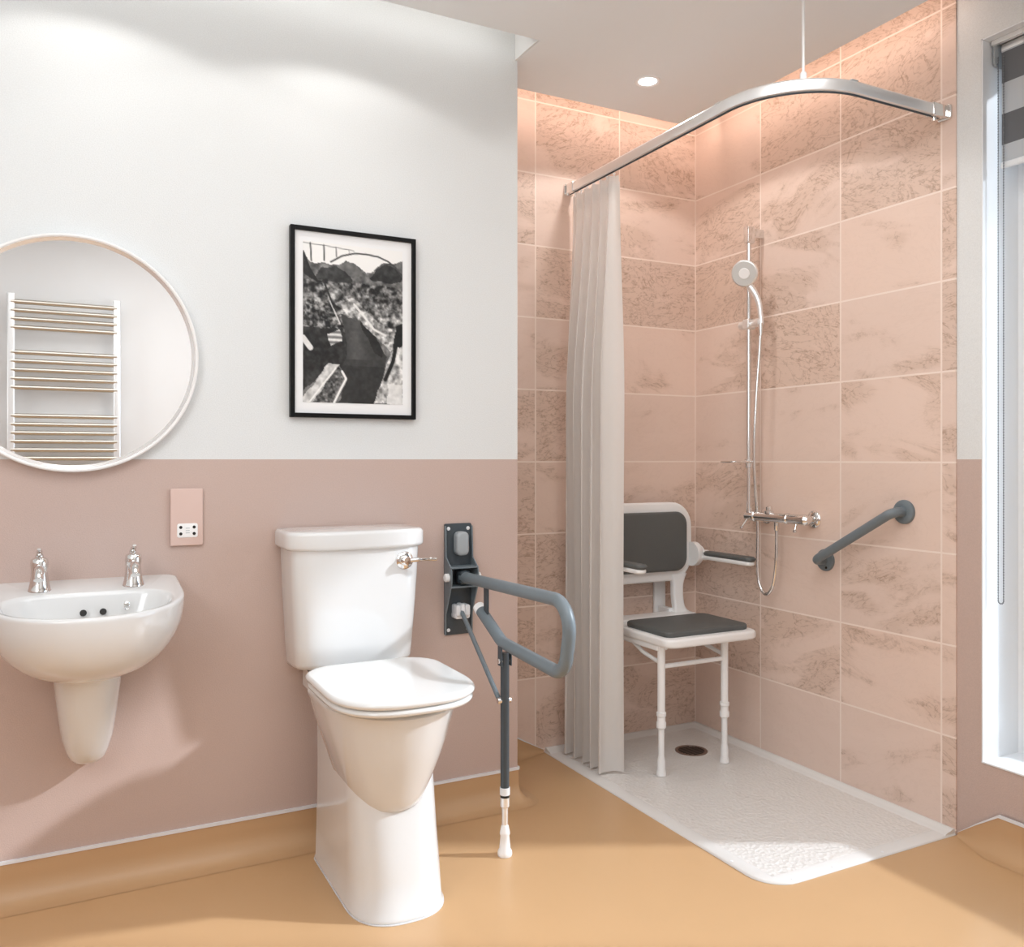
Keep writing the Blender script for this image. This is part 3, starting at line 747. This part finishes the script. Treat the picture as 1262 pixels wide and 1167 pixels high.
# ------------------------------------------------------------------ washbasin
BX = .055
ba = thing('washbasin', 'white wall-hung washbasin with two chrome taps and half pedestal', 'washbasin', (BX, YA, .8))
zr = lambda y: .866-.112*(YA-y)
def bring(hw, yf, ry, yb=YA, n=2.2, rb=.03, xc=BX): return dring(xc, hw, yb, yf, ry, n, rb)
rings = []
H = .205
for k in range(13):                                   # outer shell bottom -> rim
    u = k/12; a = PI/2*u; s = math.sin(a); dz = H*(1-math.cos(PI/2-a)) if 0 else H*math.cos(a)
    hw = .050+.184*s; yf = 2.530-.240*s; ry = .08+.150*s
    rings.append([(x, y, zr(y)-.012-(dz)) for x, y in bring(hw, yf, ry, n=2.15)])
for (i, dz) in ((0, .006), (.002, .002), (.006, 0), (.010, 0)):
    rings.append([(x, y, zr(y)-dz) for x, y in bring(.234-i, 2.290+i, .23-i, n=2.15)])
def inner(i, dz, flat=0): 
    out = []
    for x, y in dring(BX, .198-i, 2.548-i*.6, 2.312+i, min(.15, .20-i*1.2), 2.2, max(.004, .080-i*.5)):
        out.append((x, y, zr(y)*(1-flat)+.835*flat-dz))
    return out
rings += [inner(-.008, .000), inner(-.004, .001), inner(0, .003), inner(.006, .012), inner(.016, .035, .2), inner(.030, .065, .5), inner(.050, .095, .8), inner(.075, .118, 1), inner(.10, .128, 1)]
MB().loft(rings).build('basin_bowl', M['ceramic'], ba, smooth=60)
q = MB(); 
q.loft([[(x, y, z) for x, y in dring(BX, hw, YA, yf, ry, 2.3, .01)] for z, hw, yf, ry in ((.366, .012, 2.655, .02), (.368, .026, 2.635, .04), (.374, .037, 2.618, .05), (.388, .046, 2.602, .05), (.41, .054, 2.588, .06), (.45, .064, 2.565, .07), (.52, .073, 2.535, .08), (.60, .081, 2.505, .09), (.68, .087, 2.480, .10), (.72, .088, 2.48, .10))])
q.build('half_pedestal', M['ceramic'], ba, smooth=60)
q = MB()
for x in (BX-.012, BX+.035): q.lathe((x, 2.526, .798), (0, -1, .3), [(0, .0085), (.003, .0085)], 20)
q.each('overflow_hole', M['hole'], ba)
q = MB(); q.lathe((BX+.092, 2.522, .815), (0, -1, .1), [(0, .008), (.004, .007), (.006, .004)], 16)
vs = [(BX+.092+.006*math.cos(a), 2.518, .807+.006*math.sin(a)) for a in [2*PI*k/12 for k in range(13)]]; q.tube(vs, .0014, 6, caps=False)
q.build('chain_stay', M['chrome'], ba)
q = MB(); q.lathe((BX, 2.43, .708), (0, 0, 1), [(0, .022), (.003, .022), (.004, .016)], 24); q.build('waste_outlet', M['chrome'], ba)
for x in (-.059, .168):
    yt = 2.598; zb = zr(yt)
    q = MB(); q.lathe((x, yt, zb-.002), (0, 0, 1), [(0, .028), (.003, .028), (.006, .0265), (.020, .0235), (.040, .0205), (.056, .0195), (.060, .0205), (.072, .0215), (.084, .0205), (.090, .012)], 28)
    q.tube(catmull([(x, yt, zb+.040), (x, yt-.030, zb+.058), (x, yt-.062, zb+.056), (x, yt-.078, zb+.036)], 6), [.012]*6+[.0115]*6+[.0115]*6+[.012], 18)
    tp = q.build('tap', M['chrome'], ba, smooth=50)
    q = MB(); q.tube(catmull([(x, yt+.004, zb+.082), (x, yt+.010, zb+.094), (x, yt-.018, zb+.106), (x, yt-.040, zb+.112)], 4), [.010]*4+[.008]*4+[.006]*4+[.005], 12, flat=(1, .6)); q.build('lever', M['chrome'], tp, smooth=60)

# ------------------------------------------------------------------ round mirror
MX, MZ, MR = .020, 1.492, .328
mi = thing('round_mirror', 'large round mirror in thin white frame above the washbasin', 'mirror', (MX, YA, MZ))
q = MB(); prof = [(YA, MR-.012), (YA, MR-.003), (YA-.028, MR), (YA-.033, MR-.001), (YA-.035, MR-.004), (YA-.034, MR-.008), (YA-.030, MR-.010)]
rings = [[(MX+r*math.cos(2*PI*k/128), y, MZ+r*math.sin(2*PI*k/128)) for k in range(128)] for y, r in prof]
q.loft(rings, False, False); q.build('mirror_frame', M['white_frame'], mi, smooth=60)
q = MB(); rings = [[(MX+r*math.cos(2*PI*k/128), y, MZ+r*math.sin(2*PI*k/128)) for k in range(128)] for y, r in ((YA-.030, MR-.010), (YA-.0235, MR-.019))]
q.loft(rings, False, False); q.build('inner_rim', M['mirror_bevel'], mi, smooth=60)
q = MB(); q.lathe((MX, YA-.018, MZ), (0, -1, 0), [(0, MR-.012), (.0055, MR-.012)], 128); q.build('mirror_glass', M['mirror'], mi, smooth=20)

# ------------------------------------------------------------------ framed photograph
fr = thing('framed_picture', 'black framed monochrome photograph of river gorge on grey wall', 'picture', (.8216, YA, 1.62))
fx0, fx1, fz0, fz1 = .6166, 1.0266, 1.3305, 1.9235
q = MB(); w_ = .0135
q.box(fx0, fx0+w_, YA-.024, YA-.001, fz0, fz1); q.box(fx1-w_, fx1, YA-.024, YA-.001, fz0, fz1)
q.box(fx0+w_, fx1-w_, YA-.024, YA-.001, fz0, fz0+w_); q.box(fx0+w_, fx1-w_, YA-.024, YA-.001, fz1-w_, fz1)
q.build('frame', M['black'], fr, bevel=.0015)
MB().box(fx0+.01, fx1-.01, YA-.014, YA-.004, fz0+.01, fz1-.01).build('mount', M['mat_board'], fr)
# the monochrome print, painted as tones on a fine grid
NX, NZ = 126, 192
rng = np.random.default_rng(5)
def vnoise(fx, fz, seed):
    r = np.random.default_rng(seed); g_ = r.random((int(fz)+3, int(fx)+3))
    U_, V_ = np.meshgrid(np.linspace(0, fx, NX), np.linspace(0, fz, NZ)); i = U_.astype(int); j = V_.astype(int); a = U_-i; b = V_-j
    a = a*a*(3-2*a); b = b*b*(3-2*b)
    return (g_[j, i]*(1-a)+g_[j, i+1]*a)*(1-b)+(g_[j+1, i]*(1-a)+g_[j+1, i+1]*a)*b
def fbm(f, seed, asp=1.5): return sum(vnoise(f*2**k, f*asp*2**k, seed+k)*.5**(k+1) for k in range(4))/.94
U_, V_ = np.meshgrid(np.linspace(0, 1, NX), np.linspace(0, 1, NZ))
_wa, _wb = fbm(9, 60)-.5, fbm(9, 70)-.5
Uw, Vw = U_+.05*_wa, V_+.04*_wb
def poly(pts):
    ins = np.zeros_like(U_, bool); n = len(pts)
    for i in range(n):
        (x1_, y1_), (x2_, y2_) = pts[i], pts[(i+1) % n]
        if y1_ == y2_: continue
        c = ((y1_ > Vw) != (y2_ > Vw)) & (Uw < (x2_-x1_)*(Vw-y1_)/(y2_-y1_)+x1_); ins ^= c
    return ins
def dline(pts):
    d = np.full_like(U_, 9.)
    for (a, b), (c, e) in zip(pts[:-1], pts[1:]):
        vx_, vy_ = c-a, (e-b)*1.55; L2 = vx_*vx_+vy_*vy_; px = U_-a; py = (V_-b)*1.55
        t = np.clip((px*vx_+py*vy_)/L2, 0, 1); d = np.minimum(d, np.hypot(px-t*vx_, py-t*vy_))
    return d
img = np.full_like(U_, .90)
n1 = fbm(7, 10); n2 = fbm(22, 30); n3 = fbm(40, 50)
ridge = np.interp(U_, [0, .06, .12, .2, .27, .35, .42, .5, .56, .62, .68, .72, .8, .9, 1], [.07, .12, .135, .12, .135, .125, .10, .11, .135, .16, .155, .13, .085, .09, .06])
land = V_ > ridge+.012*(n2-.5)
img = np.where(land, .36+.5*(n2-.5)+.3*(n1-.5), img)
for pts, tone in (([(.10, .22), (.2, .15), (.33, .135), (.47, .17), (.5, .23), (.3, .24), (.12, .25)], .17), ([(.66, .20), (.72, .12), (.8, .09), (.92, .11), (1, .16), (1, .2), (.85, .22)], .13), ([(0, .07), (.05, .14), (.12, .24), (.0, .2)], .08), ([(.34, .14), (.42, .105), (.52, .12), (.6, .18), (.5, .2)], .36)):
    k_ = poly(pts); img = np.where(k_, tone+.22*(n2-.5), img)
k_ = (Vw > .235) & (V_ < .60); img = np.where(k_, .32+1.1*(n2-.5)+.7*(n3-.5)+.3*(n1-.4), img)
k_ = poly([(0, .36), (.3, .38), (.42, .52), (.45, .62), (.3, .6), (0, .56)]); img = np.where(k_, .26+1.2*(n3-.5)+.6*(n2-.5), img)
k_ = poly([(.3, .36), (.5, .33), (.7, .45), (.85, .52), (1, .5), (1, .6), (.88, .66), (.7, .56), (.5, .46)]); img = np.where(k_, .55+1.0*(n2-.5)+.7*(n3-.5), img)
k_ = poly([(0, .54), (.3, .53), (.42, .56), (.45, .66), (.38, .78), (.15, .84), (0, .92)]); img = np.where(k_, .12+.30*(n2-.5)+.12*(n1-.5), img)
riv = poly([(.36, .44), (.48, .45), (.58, .48), (.68, .54), (.76, .62), (.83, .69), (.81, .78), (.77, .9), (.72, 1), (.34, 1), (.42, .86), (.37, .78), (.44, .68), (.42, .6), (.4, .52)])
img = np.where(riv, .20+.09*np.exp(-((U_-.52)/.09)**2)*(V_ < .72)-.05*np.abs(n1-.5)-.04*(V_ > .76), img)
k_ = poly([(.55, .47), (.68, .54), (.8, .66), (.78, .7), (.66, .62)]); img = np.where(k_, .10+.1*(n2-.5), img)
k_ = poly([(.0, .98), (.12, .86), (.25, .755), (.36, .76), (.22, .88), (.10, 1), (0, 1)]); img = np.where(k_, .72+.5*(n2-.5), img)
k_ = poly([(.22, .88), (.36, .77), (.40, .84), (.30, 1), (.10, 1)]); img = np.where(k_, .34+.9*(n3-.5), img)
k_ = poly([(.24, .57), (.36, .545), (.38, .61), (.26, .64)]); img = np.where(k_, .62+.25*np.sin(V_*190)+.2*(n3-.5), img)
k_ = poly([(.70, 1), (.78, .86), (.84, .73), (.92, .64), (1, .60), (1, 1)]); img = np.where(k_, .68+.9*(n2-.5)+.3*(n3-.5), img)
k_ = poly([(.87, .86), (1, .88), (1, 1), (.84, 1)]); img = np.where(k_, .82+.15*(n2-.5), img)
k_ = poly([(.93, .50), (1, .47), (1, .62), (.9, .64)]); img = np.where(k_, .06, img)
for pts, w2, tone in (([(.82, .84), (.9, .72), (.93, .62)], .022, .05), ([(.30, 1), (.36, .92), (.42, .845), (.38, .80)], .014, .93), ([(.0, .60), (.07, .66)], .03, .85), ([(.26, .36), (.36, .50)], .010, .8), ([(.06, 1), (.2, .88), (.32, .78)], .010, .95), ([(.5, .37), (.6, .44), (.7, .52), (.82, .555)], .014, .85), ([(.20, .24), (.30, .40)], .012, .12),
                      ([(.0, .012), (.2, .016), (.5, .03)], .006, .30), ([(.07, .01), (.08, .12)], .010, .20), ([(.20, .015), (.205, .11)], .010, .25), ([(.32, .02), (.325, .08)], .008, .35), ([(.45, .03), (.455, .055)], .006, .45),
                      ([(.27, .115), (.38, .07), (.5, .047), (.62, .043), (.75, .052), (.85, .075), (.93, .11), (1, .17)], .011, .22), ([(.0, .07), (.06, .17), (.13, .24)], .016, .05)):
    dl = dline(pts); a = np.clip((w2-dl)/.006, 0, 1); img = img*(1-a)+tone*a
img = np.clip(.03+img*1.02+.10*(fbm(34, 90)-.5)*(V_ > ridge), .02, .95)
px0, px1, pz0, pz1 = .6565, .9825, 1.378, 1.879
vs = [(px0+(px1-px0)*i/(NX-1), YA-.0150, pz1-(pz1-pz0)*j/(NZ-1)) for j in range(NZ) for i in range(NX)]
fs = [(j*NX+i, (j+1)*NX+i, (j+1)*NX+i+1, j*NX+i+1) for j in range(NZ-1) for i in range(NX-1)]
q = MB().add(vs, fs).build('photo_print', M['print'], fr, smooth=180)
ca = q.data.color_attributes.new('tone', 'FLOAT_COLOR', 'POINT')
lin_ = np.clip(img.ravel(), 0, 1)**2.2
arr = np.ones((len(vs), 4), np.float32); arr[:, 0] = lin_; arr[:, 1] = lin_*.985; arr[:, 2] = lin_*.96
ca.data.foreach_set('color', arr.ravel())

# ------------------------------------------------------------------ shaver socket
so = thing('shaver_socket', 'pink shaver socket plate with white insert on pink wall', 'socket', (.3173, YA, 1.03))
q = MB(); q.loft(plate(lambda i: rrect(.3173, 1.031, .0450-i, .0835-i, .004), YA-.012, YA, .003, 3, XZ)); q.build('face_plate', M['socket'], so, smooth=50)
q = MB(); q.loft(plate(lambda i: rrect(.3190, .992, .0285-i, .0205-i, .006), YA-.0135, YA-.010, .001, 2, XZ)); ins = q.build('socket_insert', M['white_plastic'], so)
q = MB()
for sx_ in (-1, 1):
    for sz_ in (-1, 1): q.lathe((.3190+sx_*.0185, YA-.0133, .992+sz_*.0095), (0, -1, 0), [(0, .0045), (.001, .0045)], 16)
q.each('pin_hole', M['hole'], ins)
q = MB()
for k in range(3): q.box(.3190-.005, .3190+.006, YA-.0140, YA-.0134, .984+.007*k, .9855+.007*k)
q.each('rating_mark', M['grey_light'], ins)

# ------------------------------------------------------------------ downlights
spots = [(1.918, 2.621, 'round recessed downlight glowing in the ceiling over the shower'),]
for (x, y, lab) in spots:
    d = thing('downlight', lab, 'ceiling light', (x, y, ZC))
    q = MB(); q.lathe((x, y, ZC), (0, 0, -1), [(0, .048), (.003, .047), (.005, .042), (.002, .034), (.0, .033)], 40); q.build('bezel', M['white_metal'], d)
    q = MB(); q.lathe((x, y, ZC-.0005), (0, 0, -1), [(0, .034), (.0015, .033)], 32); q.build('lens', M['lamp'], d)

# ------------------------------------------------------------------ towel radiator (seen in the mirror)
RYY = YF+.09
ra = thing('towel_radiator', 'tall ladder towel radiator reflected in the round mirror', 'radiator', (0, RYY, 1.2))
Yv = 2*(YA-.0235)-RYY
X0r, X1r = -.0503*Yv+.014, .0512*Yv-.014
for X in (X0r, X1r):
    q = MB(); q.loft([[(X+a, RYY+b, z) for a, b in rrect(0, 0, .021, .018, .010, 4)] for z in (.86, 2.150)]); q.build('upright', M['satin'], ra)
zs = [2.105-.049*k for k in range(4)]+[1.815-.0505*k for k in range(5)]+[1.450-.049*k for k in range(7)]+[1.02-.049*k for k in range(3)]
for z in zs:
    q = MB(); q.tube([(X0r, RYY+.006, z), (X1r, RYY+.006, z)], .014, 14); q.build('bar', M['radiator'], ra)
for X in (X0r, X1r):
    for z in (1.95, 1.05):
        q = MB(); q.lathe((X, YF, z), (0, 1, 0), [(0, .02), (.006, .02), (.008, .008), (.075, .008)], 16); q.build('wall_mount', M['satin'], ra)

# ------------------------------------------------------------------ lights
def lamp(name, kind, loc, energy, color=(1, 1, 1), rot=None, target=None, **kw):
    l = bpy.data.lights.new(name, kind); l.energy = energy; l.color = color
    for k, v in kw.items(): setattr(l, k, v)
    o = bpy.data.objects.new(name, l); COL.objects.link(o); o.location = loc
    if target is not None: o.rotation_euler = (Vector(target)-Vector(loc)).to_track_quat('-Z', 'Y').to_euler()
    elif rot: o.rotation_euler = rot
    return o
el = math.radians(30.5)
sd_ = Vector((-.889*math.cos(el), .459*math.cos(el), -math.sin(el)))
lamp('sun_light', 'SUN', (6, 0, 5), 3.8, (.97, .975, 1), target=Vector((6, 0, 5))+sd_, angle=math.radians(3))
lamp('window_daylight', 'AREA', (XF+.10, .9, 1.12), 24, (.86, .93, 1), rot=(0, math.radians(90), 0), shape='RECTANGLE', size=1.75, size_y=1.6)
lamp('cove_light_back', 'AREA', (.1, 2.545, 2.66), 1.7, (1, .99, .96), target=(.1, 2.8, 2.70), shape='RECTANGLE', size=2.5, size_y=.03)
lamp('cove_light_rear', 'AREA', (1.95, 2.915, 2.66), 1.3, (1, .76, .64), target=(1.95, 3.2, 2.62), shape='RECTANGLE', size=1.05, size_y=.03)
lamp('cove_light_side', 'AREA', (2.36, 2.35, 2.66), 1.25, (1, .76, .64), target=(2.6, 2.35, 2.62), shape='RECTANGLE', size=1.1, size_y=.03)
for (x, y, e) in ((.06, 2.33, 4.6), (.76, 2.33, 4.6), (1.918, 2.6, 11)):
    lamp('spot_light', 'SPOT', (x, y, ZC-.02), e, (1, .985, .96), target=(x, y, 0), spot_size=math.radians(140), spot_blend=.14, shadow_soft_size=.035)
lamp('spot_light', 'SPOT', (1.70, 1.45, ZC-.02), 20, (1, .98, .96), target=(2.4, 2.6, 1.1), spot_size=math.radians(100), spot_blend=.8, shadow_soft_size=.22)  # unseen spot added to brighten the shower tiles and seat, no fitting here
# broad soft fill added near the ceiling, not a fitting of the room
lamp('fill_light', 'AREA', (.5, .9, 2.55), 25, (.95, .98, 1), rot=(0, 0, 0), shape='RECTANGLE', size=2.2, size_y=1.6)
lamp('fill_light', 'AREA', (-1.05, .5, 1.9), 17, (.95, .98, 1), target=(1.4, 2.6, 1.0), shape='RECTANGLE', size=1.0, size_y=1.0)  # unseen fill lamp added on the left, aimed across the room

lamp('fill_light', 'AREA', (.9, .75, 1.9), 5, (.98, .99, 1), target=(.0, -.46, 1.5), shape='RECTANGLE', size=.6, size_y=.4)  # unseen fill added to brighten the front wall shown in the mirror
w = bpy.data.worlds.new('daylight'); scene.world = w; w.use_nodes = True
bg = w.node_tree.nodes['Background']; bg.inputs[0].default_value = (.80, .90, 1, 1); bg.inputs[1].default_value = 1.3

# ------------------------------------------------------------------ camera
cam = bpy.data.cameras.new('camera'); co_ = bpy.data.objects.new('camera', cam); COL.objects.link(co_)
co_.location = (0, 0, 1.2); co_.rotation_euler = (PI/2, 0, -math.atan2(.4587, .8887))
cam.sensor_fit = 'HORIZONTAL'; cam.sensor_width = 36; cam.lens = 36*1068/1262
cam.shift_y = (566-583.5)/1262
cam.clip_start = .05; scene.camera = co_
